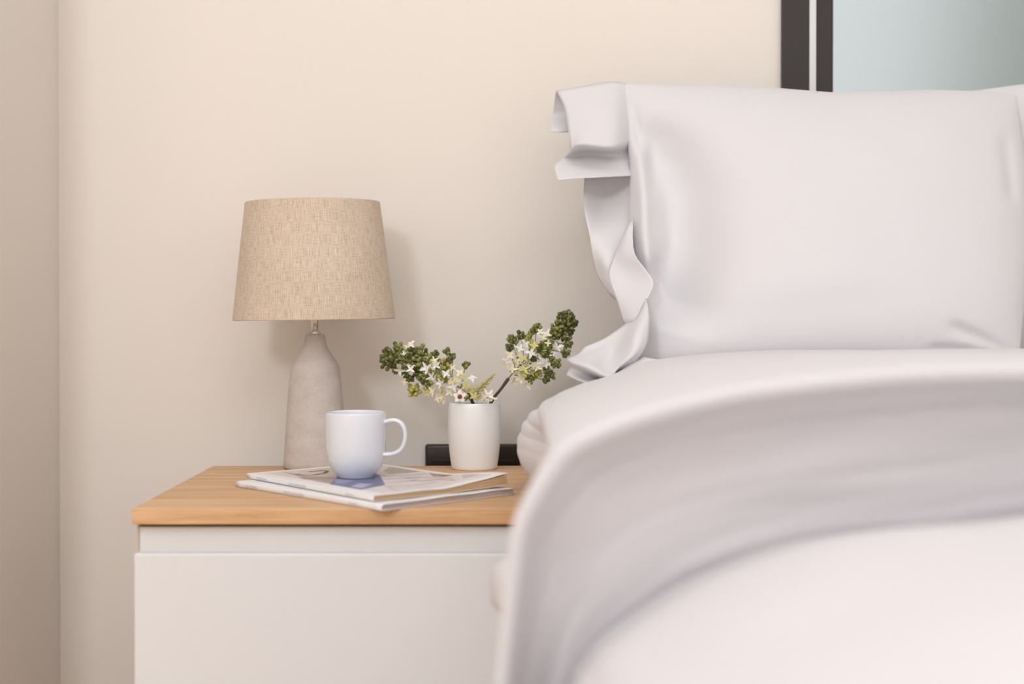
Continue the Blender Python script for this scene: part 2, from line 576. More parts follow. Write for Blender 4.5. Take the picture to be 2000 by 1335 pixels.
# ------------------------------------------------------------------ magazines
def magazine(name, label, corner_left, corner_right, W, th, zbase, page_mat, curl, wav, seed, cover_fn=None, texts=()):
    """spine from corner_left to corner_right; local x along the spine, y away from it"""
    A = Vector((corner_left[0], corner_left[1])); B = Vector((corner_right[0], corner_right[1]))
    L = (B - A).length
    ang = math.atan2((B - A).y, (B - A).x)
    root = thing(name, label, 'magazine', (A.x, A.y, zbase), ang)
    ct = 0.0005
    def lift(x, y, fz):
        u, v = x / L, y / W
        c = curl * smooth(0.45, 1.0, v) * smooth(0.55, 1.0, u) * fz
        w = wav * v * smooth(0.0, 0.3, v) * (math.sin(8 * v + 3 * u + seed) + 0.6 * math.sin(17 * v - 2 * u + seed * 2)) * fz * (0.25 + 0.75 * u)
        return max(c + w, -0.35 * th * fz)
    nx, ny = (230, 170) if cover_fn else (48, 60)
    # front cover: a sheet bent round the spine corner
    pts = []
    for i in range(nx + 1):
        row = []
        x = L * i / nx
        for j in range(ny + 1):
            y = W * j / ny
            z = th + lift(x, y, 1.0) * 1.12
            rr = 0.0014
            if y < rr:
                z -= rr - math.sqrt(max(rr * rr - (rr - y) ** 2, 0))
            row.append((x, y, z))
        pts.append(row)
    cv = grid('front_cover', pts, M['printed'] if cover_fn else M['cover'], root, thick=ct, offset=1)
    if cover_fn:
        ca = cv.data.color_attributes.new('print', 'FLOAT_COLOR', 'POINT')
        mw = Matrix.Translation((A.x, A.y, zbase)) @ Matrix.Rotation(ang, 4, 'Z')
        for vi, v in enumerate(cv.data.vertices):
            ca.data[vi].color = cover_fn(v.co.x / L, v.co.y / W, mw @ v.co)
    # spine: slightly rounded strip
    pts = []
    for i in range(25):
        x = L * i / 24
        row = []
        for j in range(9):
            a = -1 + 2 * j / 8
            row.append((x, 0.0011 * (abs(a) ** 3) - 0.0002, th / 2 + a * (th / 2 - 0.0006)))
        pts.append(row)
    grid('spine', pts, M['cover'], root, thick=0.0008, offset=0)
    # back cover
    pts = [[(L * i / 24, 0.0004 + W * j / 24, 0.0003 + lift(L * i / 24, W * j / 24, 0.25)) for j in range(25)] for i in range(25)]
    grid('back_cover', pts, M['cover'], root, thick=0.0004)
    # page block, as several leaves of pages with uneven ends
    nl = 6
    for k in range(nl):
        f0, f1 = k / nl, (k + 1) / nl
        inset = 0.0012 + 0.0016 * random.random()
        bm = bmesh.new()
        ni, nj = 30, 36
        lay = []
        for f, e in ((f0 + 0.02, 0), (f1 - 0.02, 1)):
            sheet = []
            for i in range(ni + 1):
                row = []
                for j in range(nj + 1):
                    x = 0.001 + (L - 0.001 - inset) * i / ni
                    y = 0.0015 + (W - 0.0015 - inset * 1.5 + 0.003 * (1 - f0)) * j / nj
                    z = 0.0006 + (th - 0.0012) * f + lift(x, y, 0.25 + 0.75 * f)
                    row.append(bm.verts.new((x, y, z)))
                sheet.append(row)
            lay.append(sheet)
        lo, hi = lay
        for i in range(ni):
            for j in range(nj):
                bm.faces.new((hi[i][j], hi[i + 1][j], hi[i + 1][j + 1], hi[i][j + 1]))
                bm.faces.new((lo[i][j], lo[i][j + 1], lo[i + 1][j + 1], lo[i + 1][j]))
        for i in range(ni):
            bm.faces.new((lo[i][0], lo[i + 1][0], hi[i + 1][0], hi[i][0]))
            bm.faces.new((lo[i + 1][nj], lo[i][nj], hi[i][nj], hi[i + 1][nj]))
        for j in range(nj):
            bm.faces.new((lo[ni][j], lo[ni][j + 1], hi[ni][j + 1], hi[ni][j]))
            bm.faces.new((lo[0][j + 1], lo[0][j], hi[0][j], hi[0][j + 1]))
        frombm('pages', bm, page_mat, root)
    # lettering on the spine
    for (txt, u, hgt) in texts:
        cu = bpy.data.curves.new('spine_lettering', 'FONT')
        cu.body = txt
        cu.size = hgt * 0.86
        cu.extrude = 0.00004
        tmp = bpy.data.objects.new('tmp_text', cu)
        C.objects.link(tmp)
        me = bpy.data.meshes.new_from_object(tmp)
        bpy.data.objects.remove(tmp)
        me.transform(Matrix.Translation((L * u, -0.00072, th * 0.5 - hgt * 0.36)) @ Matrix.Rotation(math.pi / 2, 4, 'X'))
        link('spine_lettering', me, M['ink'], root)
    return root, L, ang

BT = 0.0076
bl = T(460, 950, TZ); br = T(746, 998, TZ)
magazine('magazine', 'white magazine lying flat directly on the oak worktop, lower of two', bl, br, 0.236, BT, TZ + 0.0004, M['pages_white'],
         0.0015, 0.0010, 1.0, None, (('ML KTOBRAN', 0.085, 0.0052), ('(E)MBETO ALTOM WINTER', 0.36, 0.0046), ('VOLUME 10', 0.80, 0.0044)))
TT = 0.0066
z_top0 = TZ + BT + 0.0022
tl = T(482, 933, z_top0); tr = T(730, 978.5, z_top0)
def inpoly(x, y, poly):
    c = False
    n = len(poly)
    for i in range(n):
        x0, y0 = poly[i]; x1_, y1_ = poly[(i + 1) % n]
        if (y0 > y) != (y1_ > y) and x < (x1_ - x0) * (y - y0) / (y1_ - y0) + x0:
            c = not c
    return c
_A = Vector((tl.x, tl.y)); _B = Vector((tr.x, tr.y))
_L = (_B - _A).length; _d = (_B - _A).normalized(); _n = Vector((-_d.y, _d.x)); MW_ = 0.228
def uv_of(px, py):
    w = T(px, py, z_top0 + TT)
    q = Vector((w.x, w.y)) - _A
    return (q.dot(_d) / _L, q.dot(_n) / MW_)
PR = [  # (polygon on the cover, colour)
    ([(549, 921), (600, 912), (660, 908), (668, 930), (640, 938), (600, 930)], srgb(214, 203, 188)),
    ([(549, 921), (600, 930), (655, 932), (648, 945), (610, 938)], srgb(172, 156, 152)),  # grey shadow band painted into the cover colour
    ([(640, 949), (652, 938), (662, 926), (740, 927), (748, 938), (752, 948), (702, 957)], srgb(112, 116, 152)),
    ([(655, 935), (690, 939), (668, 945), (655, 943)], srgb(150, 152, 186)),
    ([(686, 950), (700, 944), (728, 946), (705, 953)], srgb(184, 180, 208)),
    ([(748, 920), (764, 909), (828, 920), (760, 926)], srgb(186, 176, 164)),
    ([(836, 921), (862, 922), (896, 927), (872, 933), (846, 930)], srgb(168, 132, 128)),
    ([(850, 924), (880, 926), (868, 930)], srgb(132, 96, 94)),
    ([(900, 930), (950, 937), (905, 942)], srgb(196, 186, 196)),
]
PRU = [([uv_of(*p) for p in poly], c) for poly, c in PR]
STROKES = [([(578, 926), (592, 928), (612, 928), (634, 924), (640, 920), (628, 919), (606, 921)], 0.9, srgb(70, 52, 46)),
           ([(588, 933), (598, 935), (606, 936)], 0.8, srgb(110, 84, 80)),
           ([(795, 935), (822, 932), (842, 934), (880, 937)], 1.0, srgb(184, 140, 138)),
           ([(800, 940), (828, 941), (858, 939), (886, 943)], 0.9, srgb(172, 134, 136)),
           ([(842, 922), (866, 925), (884, 928)], 0.9, srgb(110, 74, 74)),
           ([(752, 931), (790, 928), (830, 924)], 0.8, srgb(188, 180, 190)),
           ([(752, 937), (790, 934), (820, 931)], 0.8, srgb(182, 174, 188)),
           ([(754, 943), (790, 941), (815, 938)], 0.8, srgb(186, 176, 190)),
           ([(756, 951), (800, 949), (850, 944)], 0.8, srgb(190, 182, 192)),
           ([(752, 949), (770, 957), (790, 961)], 0.8, srgb(204, 192, 200))]
STU = [([Vector(uv_of(*p)) for p in path], w * 0.0125, c) for path, w, c in STROKES]
def cover_print(u, v, w):
    white = (0.86, 0.85, 0.855, 1)
    if v < 0.10 or v > 0.93 or u < 0.05 or u > 0.955:
        return white
    nz = noise.noise(Vector((u * 14, v * 5, 1.0))) * 0.06 + noise.noise(Vector((u * 60, v * 24, 5))) * 0.05
    c = srgb(224, 214, 212)
    for poly, col in PRU:
        if inpoly(u, v, poly):
            c = col
            nz = nz * 1.6
    for path, wd, col in STU:
        for a, b in zip(path, path[1:]):
            p = Vector((u, v)); ab = b - a
            t = min(max((p - a).dot(ab) / ab.length_squared, 0), 1)
            if (p - (a + ab * t)).length < wd:
                c = col
    return (max(c[0] * (1 + nz), 0), max(c[1] * (1 + nz), 0), max(c[2] * (1 + nz), 0), 1)
mag2, ML, MA = magazine('magazine', 'magazine with blue and beige printed cover under the mug, upper of two', tl, tr, MW_, TT, z_top0, M['pages_tan'],
         0.0100, 0.0011, 2.4, cover_print, (('ML BNO RLAN', 0.09, 0.0050), ('NATIVO ARREDTO INTERO', 0.36, 0.0044), ('VOLUME 10', 0.80, 0.0042)))

# ------------------------------------------------------------------ mug
MZ = z_top0 + TT + 0.0008
mc = T(695.5, 930.5, MZ)
mug = thing('mug', 'white glazed mug with a looped handle standing on the magazines', 'mug', (mc.x, mc.y, MZ))
q = mc.y / F
mr = 59.0 * q
mh = P(695, 804, mc.y).z - MZ
out = [(0, 0.0012), (0.40 * mr, 0.0012), (0.55 * mr, 0.0), (0.60 * mr, 0.0), (0.615 * mr, 0.0012), (0.66 * mr, 0.004), (0.77 * mr, 0.0095), (0.875 * mr, 0.018), (0.945 * mr, 0.028),
       (0.978 * mr, 0.040), (0.992 * mr, 0.055), (1.0 * mr, 0.075), (1.0 * mr, mh - 0.002), (0.994 * mr, mh - 0.0006), (0.975 * mr, mh), (0.955 * mr, mh - 0.0006), (0.945 * mr, mh - 0.003),
       (0.935 * mr, 0.055), (0.90 * mr, 0.030), (0.78 * mr, 0.014), (0.5 * mr, 0.007), (0, 0.006)]
body = lathe('body', out, M['mug'], mug, 80)
# handle: swept oval along a D-shaped path in a plane turned slightly towards the camera
hp = [(748, 826), (756, 822), (765, 819.8), (775, 819.8), (784.5, 824), (791, 833), (793.8, 845), (793.2, 858), (789.5, 869.5), (782, 878.5), (771, 884), (760, 886), (748, 886)]
path = []
for k in range(49):
    pt = cr([Vector((a, b, 0)) for a, b in hp], k / 48)
    path.append((pt.x, pt.y))
bm = bmesh.new()
rings = []
for i, (a, b) in enumerate(path):
    lx = (a - 695.5) * q * 1.0
    lzv = P(695, b, mc.y).z - MZ
    a2, b2 = path[min(i + 1, 48)]; a1, b1 = path[max(i - 1, 0)]
    tx, tz = (a2 - a1), -(b2 - b1)
    ln = math.hypot(tx, tz)
    nx_, nz_ = -tz / ln, tx / ln
    wN = (4.4 if 6 < i < 42 else 4.4 + 0.6 * (1 - min(i, 48 - i) / 6)) * q
    wY = (7.2 if 6 < i < 42 else 7.2 + 1.5 * (1 - min(i, 48 - i) / 6)) * q
    rings.append([bm.verts.new((lx + nx_ * wN * math.cos(t), wY * math.sin(t) - 0.0, lzv + nz_ * wN * math.cos(t))) for t in [2 * math.pi * k / 16 for k in range(16)]])
for r0, r1 in zip(rings, rings[1:]):
    for k in range(16):
        bm.faces.new((r0[k], r0[(k + 1) % 16], r1[(k + 1) % 16], r1[k]))
bm.faces.new(rings[0]); bm.faces.new(rings[-1])
bmesh.ops.recalc_face_normals(bm, faces=bm.faces)
hd = frombm('handle', bm, M['mug'], mug, True)
hd.rotation_euler = (0, 0, math.radians(-8))

# ------------------------------------------------------------------ vase
vc = T(926.5, 914.5, TZ)
VY = vc.y
vase = thing('vase', 'white ceramic vase holding two lilac sprigs', 'vase', (vc.x, VY, TZ))
q = VY / F
def vz(py):
    return P(926, py, VY).z - TZ
vh = vz(785)
vo = [(0, 0.0006), (40 * q, 0.0006), (43 * q, 0.0), (44.5 * q, 0.0015), (45.2 * q, vz(908)), (47.5 * q, vz(892)), (50.3 * q, vz(865)), (51.6 * q, vz(840)), (51.4 * q, vz(815)), (50.7 * q, vz(797)),
      (50 * q, vz(788)), (49.2 * q, vz(785.3)), (47.8 * q, vh), (46.3 * q, vz(786)), (45.6 * q, vz(790)), (46.5 * q, vz(815)), (46 * q, vz(860)), (41 * q, vz(902)), (0, vz(905))]
lathe('body', vo, M['vase'], vase, 72)
lathe('flower_foam', [(0, vz(797)), (30 * q, vz(796)), (45.4 * q, vz(799)), (46 * q, vz(820)), (0, vz(822))], M['soil'], vase, 32)

# ------------------------------------------------------------------ lilac sprigs
def bud_mesh(name, material):
    bm = bmesh.new()
    prof_ = [(0.0, -1.9), (0.22, -1.85), (0.30, -1.3), (0.62, -0.85), (0.95, -0.25), (1.0, 0.25), (0.78, 0.80), (0.40, 1.05), (0.0, 1.10)]
    seg = 9
    rings = []
    for r, z in prof_:
        if r == 0:
            rings.append([bm.verts.new((0, 0, z))])
        else:
            rings.append([bm.verts.new((r * math.cos(2 * math.pi * k / seg), r * math.sin(2 * math.pi * k / seg), z)) for k in range(seg)])
    for a, b in zip(rings, rings[1:]):
        for k in range(seg):
            k2 = (k + 1) % seg
            if len(a) == 1:
                bm.faces.new((a[0], b[k2], b[k]))
            elif len(b) == 1:
                bm.faces.new((a[k], a[k2], b[0]))
            else:
                bm.faces.new((a[k], a[k2], b[k2], b[k]))
    me = bpy.data.meshes.new(name)
    bmesh.ops.recalc_face_normals(bm, faces=bm.faces)
    bm.to_mesh(me); bm.free()
    me.materials.append(material)
    for p in me.polygons:
        p.use_smooth = True
    return me
def floret_mesh(name, material, petals=4, cup=0.25, width=0.34):
    """unit floret: petals of length 1 radiating in xy, tube along -z"""
    bm = bmesh.new()
    for p in range(petals):
        a = 2 * math.pi * p / petals + random.uniform(-0.15, 0.15)
        rows = []
        bend = cup + random.uniform(-0.25, 0.3)
        for i in range(6):
            t = i / 5
            w = width * math.sin(math.pi * (0.16 + 0.80 * t)) ** 0.8 * (1 - 0.25 * t)
            if i == 5:
                w = 0.03
            x = 0.06 + t * 0.98
            zc = bend * t * t + 0.10 * math.sin(math.pi * t)
            row = []
            for s in (-1, 0, 1):
                y = s * w
                z = zc + (0.09 if s else 0.0) * math.sin(math.pi * t)
                row.append(bm.verts.new((x * math.cos(a) - y * math.sin(a), x * math.sin(a) + y * math.cos(a), z)))
            rows.append(row)
        for r0, r1 in zip(rows, rows[1:]):
            for s in range(2):
                bm.faces.new((r0[s], r1[s], r1[s + 1], r0[s + 1]))
    tube(bm, [(0, 0, -1.0), (0, 0, -0.4), (0, 0, 0.05)], [0.07, 0.10, 0.17], 6)
    me = bpy.data.meshes.new(name)
    bm.to_mesh(me); bm.free()
    me.materials.append(material)
    for p in me.polygons:
        p.use_smooth = True
    return me
BUD = {k: bud_mesh('bud_' + k, M['bud_' + k]) for k in ('dark', 'mid', 'lime')}
FLO = {k: [floret_mesh('floret_' + k, M['petal_' + k], 4, c, w) for c, w in ((0.15, 0.27), (0.55, 0.24), (-0.25, 0.29))] for k in ('white', 'cream', 'lime')}

def place(name, me, parent, loc, direction, size, roll=None, stretch=1.0):
    o = bpy.data.objects.new(name, me)
    C.objects.link(o)
    o.parent = parent
    qn = Vector(direction).normalized().to_track_quat('Z', 'Y')
    o.rotation_mode = 'QUATERNION'
    r = random.uniform(0, 6.28) if roll is None else roll
    o.rotation_quaternion = qn @ Matrix.Rotation(r, 4, 'Z').to_quaternion()
    o.location = loc
    o.scale = (size, size, size * stretch)
    return o

def sprig(name, label, base_px, axis_px, clusters, florets, Y0, twig_end):
    """axis in pixels at depth Y0 (list of (px, py, dy)); clusters (px, py, r_px, n, kind); florets (px, py, size_px, kind)"""
    b = P(base_px[0], base_px[1], Y0)
    root = thing(name, label, 'flower', tuple(b))
    def L(px, py, dy=0):
        return P(px, py, Y0 + dy) - b
    ax = [L(*p) for p in axis_px]
    bm = bmesh.new()
    n = 22
    path = [cr(ax, k / n) for k in range(n + 1)]
    rad = [0.0030 * (1 - 0.65 * k / n) for k in range(n + 1)]
    for k in range(int(n * twig_end) - 1, int(n * twig_end) + 1):
        rad[k] *= 1.25
    kt = int(n * twig_end)
    tube(bm, path[:kt + 1], rad[:kt + 1], 8)
    frombm('stem', bm, M['twig'], root, True)
    bm = bmesh.new()
    tube(bm, path[kt:], [0.0013 * (1 - 0.6 * k / (n - kt)) for k in range(n - kt + 1)], 6)
    frombm('flower_stalk', bm, M['stalk'], root, True)
    px_m = Y0 / F
    sb = bmesh.new()
    def near(pnt):
        # joins the axis a little below the cluster
        best, bk = 9, 0
        for k, a in enumerate(path):
            d = (a - pnt).length
            if d < best:
                best, bk = d, k
        return path[max(bk - 2, int(n * twig_end))]
    for (cx, cy, r, m, kind) in clusters:
        r, m = r * 1.12, int(m * 1.22 + 0.5)
        dy = random.uniform(-0.5, 0.15) * r * px_m * 1.6
        c = L(cx, cy, dy)
        a = near(c)
        out = (c - a)
        out = out.normalized() if out.length > 1e-5 else Vector((0, -1, 0))
        root_pt = c - out * r * px_m * 0.9
        tube(sb, [a, (a + root_pt) / 2 + Vector((0, 0, -0.001)), root_pt], [0.0009, 0.0008, 0.0007], 5)
        for k in range(m):
            # even spread over a ball, denser on its outside
            g = (k + 0.5) / m
            th_ = math.acos(1 - 2 * g)
            ph = 2.39996 * k + cx
            d = Vector((math.sin(th_) * math.cos(ph), math.sin(th_) * math.sin(ph), math.cos(th_)))
            d = (d + Vector((random.uniform(-.3, .3), random.uniform(-.3, .3), random.uniform(-.3, .3))))
            if m < 7:
                d = d * 0.9 + out * 0.5
            else:
                d.y -= 0.25
            rad_ = r * px_m * random.uniform(0.62, 1.0)
            pnt = c + d.normalized() * rad_
            kk = kind
            if random.random() < 0.22:
                kk = {'dark': 'mid', 'mid': 'dark', 'lime': 'mid'}[kind]
            dirn = (pnt - root_pt)
            place('bud', BUD[kk], root, pnt, dirn, px_m * random.uniform(3.2, 4.5))
            tube(sb, [root_pt, pnt - dirn.normalized() * 0.004], [0.0006, 0.0006], 4)
    frombm('stalks', sb, M['stalk'], root, True)
    extra = []
    for k in range(26):
        t = twig_end + 0.08 + (0.80 - twig_end) * random.random()
        w_ = cr([Vector((a_[0], a_[1], 0)) for a_ in axis_px], t)
        sp = 30 * (1 - 0.4 * t)
        extra.append((w_.x + random.uniform(-sp, sp), w_.y + random.uniform(-sp, sp) * 0.8, random.uniform(8, 12), random.choice(('white', 'cream', 'cream', 'lime')), random.uniform(-0.012, 0.016)))
    for fl in list(florets) + extra:
        fx, fy, fs, kind = fl[:4]
        dy = fl[4] if len(fl) > 4 else random.uniform(-0.028, -0.004)
        c = L(fx, fy, dy)
        a = near(c)
        out = (c - a)
        d = (out.normalized() if out.length > 1e-4 else Vector((0, 0, 0))) * 0.55 + Vector((random.uniform(-.45, .45), -0.65, random.uniform(-.3, .5)))
        place('floret', random.choice(FLO[kind]), root, c, d, fs * px_m * random.uniform(0.8, 1.0))
    return root, L

S_L_clusters = [(757, 703, 16, 26, 'dark'), (768, 690, 12, 14, 'mid'), (777, 678, 9, 9, 'mid'), (757, 685, 6, 5, 'dark'), (790, 697, 14, 16, 'mid'), (806, 688, 12, 13, 'mid'), (821, 686, 11, 12, 'mid'),
    (812, 707, 14, 16, 'mid'), (832, 700, 11, 11, 'mid'), (848, 693, 8, 6, 'dark'), (873, 688, 6, 5, 'mid'), (884, 698, 6, 5, 'mid'), (866, 714, 13, 15, 'lime'), (825, 738, 10, 9, 'mid'),
    (800, 738, 8, 8, 'dark'), (775, 722, 7, 5, 'dark'), (808, 762, 12, 13, 'lime'), (835, 752, 9, 7, 'lime'), (909, 714, 7, 4, 'dark'), (790, 722, 9, 7, 'mid'), (815, 725, 9, 8, 'dark'),
    (860, 738, 9, 8, 'lime'), (876, 706, 6, 4, 'dark')]
S_L_flor = [(803, 672, 11, 'white'), (796, 677, 8, 'cream'), (781, 722, 13, 'white'), (802, 721, 13, 'white'), (834, 719, 14, 'white'), (843, 736, 12, 'white'), (852, 714, 12, 'white'), (848, 703, 10, 'cream'),
    (872, 729, 11, 'white'), (861, 748, 13, 'white'), (880, 745, 11, 'cream'), (886, 755, 13, 'white'), (845, 764, 12, 'cream'), (864, 771, 13, 'cream'), (900, 746, 12, 'white'), (922, 738, 12, 'white'),
    (898, 728, 10, 'cream'), (905, 735, 10, 'lime'), (912, 752, 10, 'lime'), (918, 762, 11, 'lime'), (908, 768, 11, 'cream'), (925, 772, 10, 'lime'), (878, 765, 11, 'cream'), (890, 741, 10, 'lime'),
    (868, 781, 9, 'cream'), (855, 778, 9, 'cream'), (884, 718, 9, 'cream'), (835, 768, 8, 'lime'), (790, 745, 8, 'cream'), (912, 777, 9, 'lime'), (935, 777, 9, 'lime'), (902, 757, 11, 'cream'), (823, 752, 8, 'cream'),
    (931, 758, 10, 'cream'), (895, 765, 10, 'cream')]
sl, LL = sprig('lilac_sprig', 'low leaning lilac sprig with green buds and white flowers, pointing towards the lamp', (930, 815),
    [(930, 815, 0), (918, 775, -0.004), (885, 748, -0.008), (840, 722, -0.01), (795, 704, -0.012), (755, 698, -0.014)], S_L_clusters, S_L_flor, VY, 0.30)
# red-centred flower at the vase lip
rf = place('floret', floret_mesh('floret_open', M['petal_white'], 5, 0.1, 0.40), sl, LL(898, 774, -0.044), (-0.05, -1, 0.25), 13 * VY / F, 0.3)
rf['label'] = 'white flower with a dark red centre'
bm = bmesh.new()
bmesh.ops.create_uvsphere(bm, u_segments=12, v_segments=8, radius=1)
for v in bm.verts:
    v.co.z *= 0.5
ey = frombm('flower_centre', bm, M['red'], sl, True)
ey.location = LL(898, 774, -0.0475); ey.scale = (0.0036,) * 3
ey.rotation_mode = 'QUATERNION'; ey.rotation_quaternion = Vector((-0.05, -1, 0.25)).to_track_quat('Z', 'Y')
# yellow-green feathery spike
bm = bmesh.new()
sp0, sp1 = LL(918, 778, -0.012), LL(967, 729, -0.012)
ax_ = sp1 - sp0
tube(bm, [sp0, sp0 + ax_ * 0.5 + Vector((0, 0, -0.002)), sp1], [0.0016, 0.0012, 0.0003], 5)
for k in range(46):
    t = 0.12 + 0.86 * k / 46
    p = sp0 + ax_ * t
    a = 2.4 * k
    side = ax_.normalized().cross(Vector((0, 1, 0))).normalized()
    r_ = 0.0085 * (1 - t) ** 0.8 + 0.0012
    d = side * math.cos(a) + Vector((0, 1, 0)) * math.sin(a)
    tube(bm, [p, p + d * r_ + ax_.normalized() * r_ * 1.3], [0.0013 * (1 - 0.5 * t), 0.0005], 4)
frombm('feathery_spike', bm, M['petal_lime'], sl, True)

S_R_clusters = [(1106, 624, 18, 34, 'dark'), (1092, 640, 15, 22, 'mid'), (1113, 641, 10, 12, 'dark'), (1083, 652, 11, 13, 'mid'), (1104, 655, 12, 15, 'dark'), (1120, 630, 7, 7, 'dark'), (1048, 640, 8, 8, 'mid'),
    (1039, 650, 6, 6, 'mid'), (1018, 655, 8, 6, 'dark'), (999, 663, 7, 7, 'dark'), (995, 679, 6, 6, 'dark'), (1007, 668, 5, 4, 'mid'), (1065, 681, 15, 22, 'mid'), (1103, 689, 9, 5, 'dark'), (1075, 698, 5, 4, 'dark'),
    (1085, 709, 9, 9, 'mid'), (1074, 733, 9, 8, 'dark'), (1062, 742, 5, 3, 'dark'), (1036, 738, 9, 10, 'mid'), (1067, 722, 7, 6, 'mid'), (1040, 700, 8, 6, 'dark'), (1110, 672, 7, 6, 'dark'), (1050, 728, 7, 6, 'lime'), (1033, 660, 6, 4, 'lime')]
S_R_flor = [(1025, 673, 13, 'white'), (1015, 681, 12, 'white'), (1037, 689, 14, 'white'), (1060, 660, 12, 'cream'), (1068, 653, 11, 'white'), (1088, 678, 12, 'white'), (1058, 705, 13, 'white'), (1030, 710, 13, 'cream'),
    (1008, 707, 14, 'cream'), (1000, 721, 13, 'cream'), (990, 705, 12, 'white'), (984, 713, 11, 'cream'), (1020, 730, 12, 'lime'), (1024, 721, 12, 'lime'), (1016, 739, 12, 'cream'), (1028, 752, 11, 'cream'), (1004, 743, 12, 'cream'),
    (1049, 718, 11, 'cream'), (1055, 648, 9, 'white'), (1043, 675, 10, 'lime'), (1083, 664, 9, 'cream'), (1080, 690, 10, 'white'), (1012, 695, 12, 'cream'), (1022, 700, 11, 'lime'), (1070, 670, 8, 'cream'), (1066, 711, 10, 'white'),
    (995, 694, 11, 'cream'), (1038, 728, 9, 'lime'), (1010, 728, 11, 'cream'), (1040, 714, 10, 'cream')]
sr, LR = sprig('lilac_sprig', 'upright lilac sprig on a brown twig, leaning towards the pillow', (945, 818),
    [(945, 818, 0), (962, 780, -0.003), (978, 760, -0.004), (1000, 730, -0.006), (1030, 698, -0.008), (1068, 662, -0.01), (1108, 625, -0.012)], S_R_clusters, S_R_flor, VY, 0.48)
for (fx, fy, fs, kd) in ((953, 772, 13, 'white'), (960, 778, 11, 'cream'), (946, 777, 10, 'cream')):
    place('floret', FLO[kd][1], sl, LL(fx, fy, -0.042), (0.2, -0.8, 0.5), fs * VY / F)

# ------------------------------------------------------------------ bed: base, mattress, duvet
bed = thing('bed_base', 'upholstered bed base under the duvet', 'bed', (0.82, 1.4, 0))
def bbox(name, a, b, m, bev, par=bed):
    o = Vector(par.location)
    return box(name, Vector(a) - o, Vector(b) - o, m, par, bev, 3)
bbox('divan', (0.17, 0.42, 0.06), (1.47, 2.44, 0.28), M['bedbase'], 0.01)
for xx in (0.22, 1.36):
    for yy in (0.5, 2.3):
        bbox('leg', (xx, yy, 0), (xx + 0.05, yy + 0.05, 0.06), M['frame'], 0.004)
mt = box('mattress', (0.17, 0.42, 0.281), (1.47, 2.45, 0.545), M['mattress'], None, 0.035, 4)
tag(mt, 'thick pale mattress under the white duvet', 'mattress')

YF = 1.20                          # front of the folded-back duvet
YL, YC = 1.15, 1.27                # its overhanging lip, and where its face meets the layer below
def xz(px, py, Y):
    p = P(px, py, Y)
    return (p.x, p.z)
near_fold = [(0.030, 0.27), (0.004, 0.36), xz(976, 1420, YL), xz(980, 1335, YL), xz(990, 1229, YL), xz(1001, 1123, YL), xz(1012, 1038, YL), xz(1033, 985, YL), xz(1071, 921, YL), xz(1113, 873, YL), xz(1203, 831, YL), xz(1310, 798, YL),
             xz(1469, 764, YL), xz(1735, 735, YL), xz(2000, 725, YL), (0.62, 0.762), (0.85, 0.763), (1.10, 0.757), (1.32, 0.725), (1.44, 0.65), (1.52, 0.50), (1.54, 0.30)]
YB = 1.98
far_fold = [(0.155, 0.562), (0.110, 0.558), (0.085, 0.556), (0.068, 0.557), xz(1058, 942, YB), xz(1028, 905, YB), xz(1019, 873, YB), xz(1026, 841, YB), xz(1044, 815, YB), xz(1076, 788, YB), xz(1124, 764, YB), xz(1195, 741, YB),
            xz(1290, 710, YB), xz(1500, 694, YB), xz(1800, 692, YB), (0.72, 0.746), (0.90, 0.748), (1.10, 0.744), (1.32, 0.715), (1.44, 0.65), (1.52, 0.50), (1.54, 0.30)]
YK = 1.03                          # crest of the puffed lower layer, in front of the fold
base_lay = [(0.050, 0.27), (0.044, 0.33), (0.040, 0.40), (0.041, 0.46), xz(1152, 1396, YK), xz(1174, 1359, YK), xz(1211, 1312, YK), xz(1287, 1256, YK), xz(1385, 1193, YK), xz(1484, 1145, YK), xz(1632, 1093, YK), xz(1788, 1064, YK),
            xz(1900, 1054, YK), xz(2000, 1049, YK), (0.48, 0.658), (0.62, 0.664), (0.85, 0.668), (1.10, 0.660), (1.32, 0.632), (1.42, 0.57), (1.48, 0.45), (1.50, 0.30)]
NU = 240
def curve(tab, u):
    p = cr([Vector((a, b, 0)) for a, b in tab], u)
    return p.x, p.y
rows = []
DIP = 0.034                         # how far it sinks behind the crest
def wr(x, y, z, a):
    return a * (noise.noise(Vector((x * 5, y * 4, z * 5))) + 0.5 * noise.noise(Vector((x * 11 + 3, y * 9, z * 11))))
# stations along the bed
def add_row(fn):
    rows.append([fn(i / NU) for i in range(NU + 1)])
for k in range(40):                                  # flat part towards the foot
    Y = 0.36 + (YC - 0.36) * (1 - (1 - k / 39) ** 1.8)
    def f(u, Y=Y):
        x, z = curve(base_lay, u)
        z += wr(x, Y, z, 0.006) * smooth(1.15, 0.9, Y) - DIP * smooth(YK, YC + 0.02, Y) - 0.10 * max(YK - Y, 0) ** 2
        return (x, Y, z)
    add_row(f)
for k in range(1, 52):                               # face of the fold, bulging towards the camera
    t = k / 52
    def f(u, t=t):
        x0, z0 = curve(base_lay, u)
        z0 -= DIP * smooth(YK, YC + 0.02, YC)
        x1_, z1_ = curve(near_fold, u)
        s = t
        Y = lin([(0, YC), (0.05, YC - 0.010), (0.12, YC - 0.018), (0.25, YC - 0.026), (0.45, YC - 0.038), (0.65, YC - 0.054), (0.8, YC - 0.070), (0.92, YL + 0.026), (0.98, YL + 0.010), (1.0, YL)], t)
        x, z = x0 + (x1_ - x0) * s, z0 + (z1_ - z0) * s
        return (x, Y + wr(x, t, z, 0.0035), z)
    add_row(f)
def side_bulge(Y, z):
    # a crease of slack cloth hanging out at the side
    return math.exp(-((Y - 1.50) / 0.06) ** 2) * math.exp(-((z - 0.515) / 0.042) ** 4)
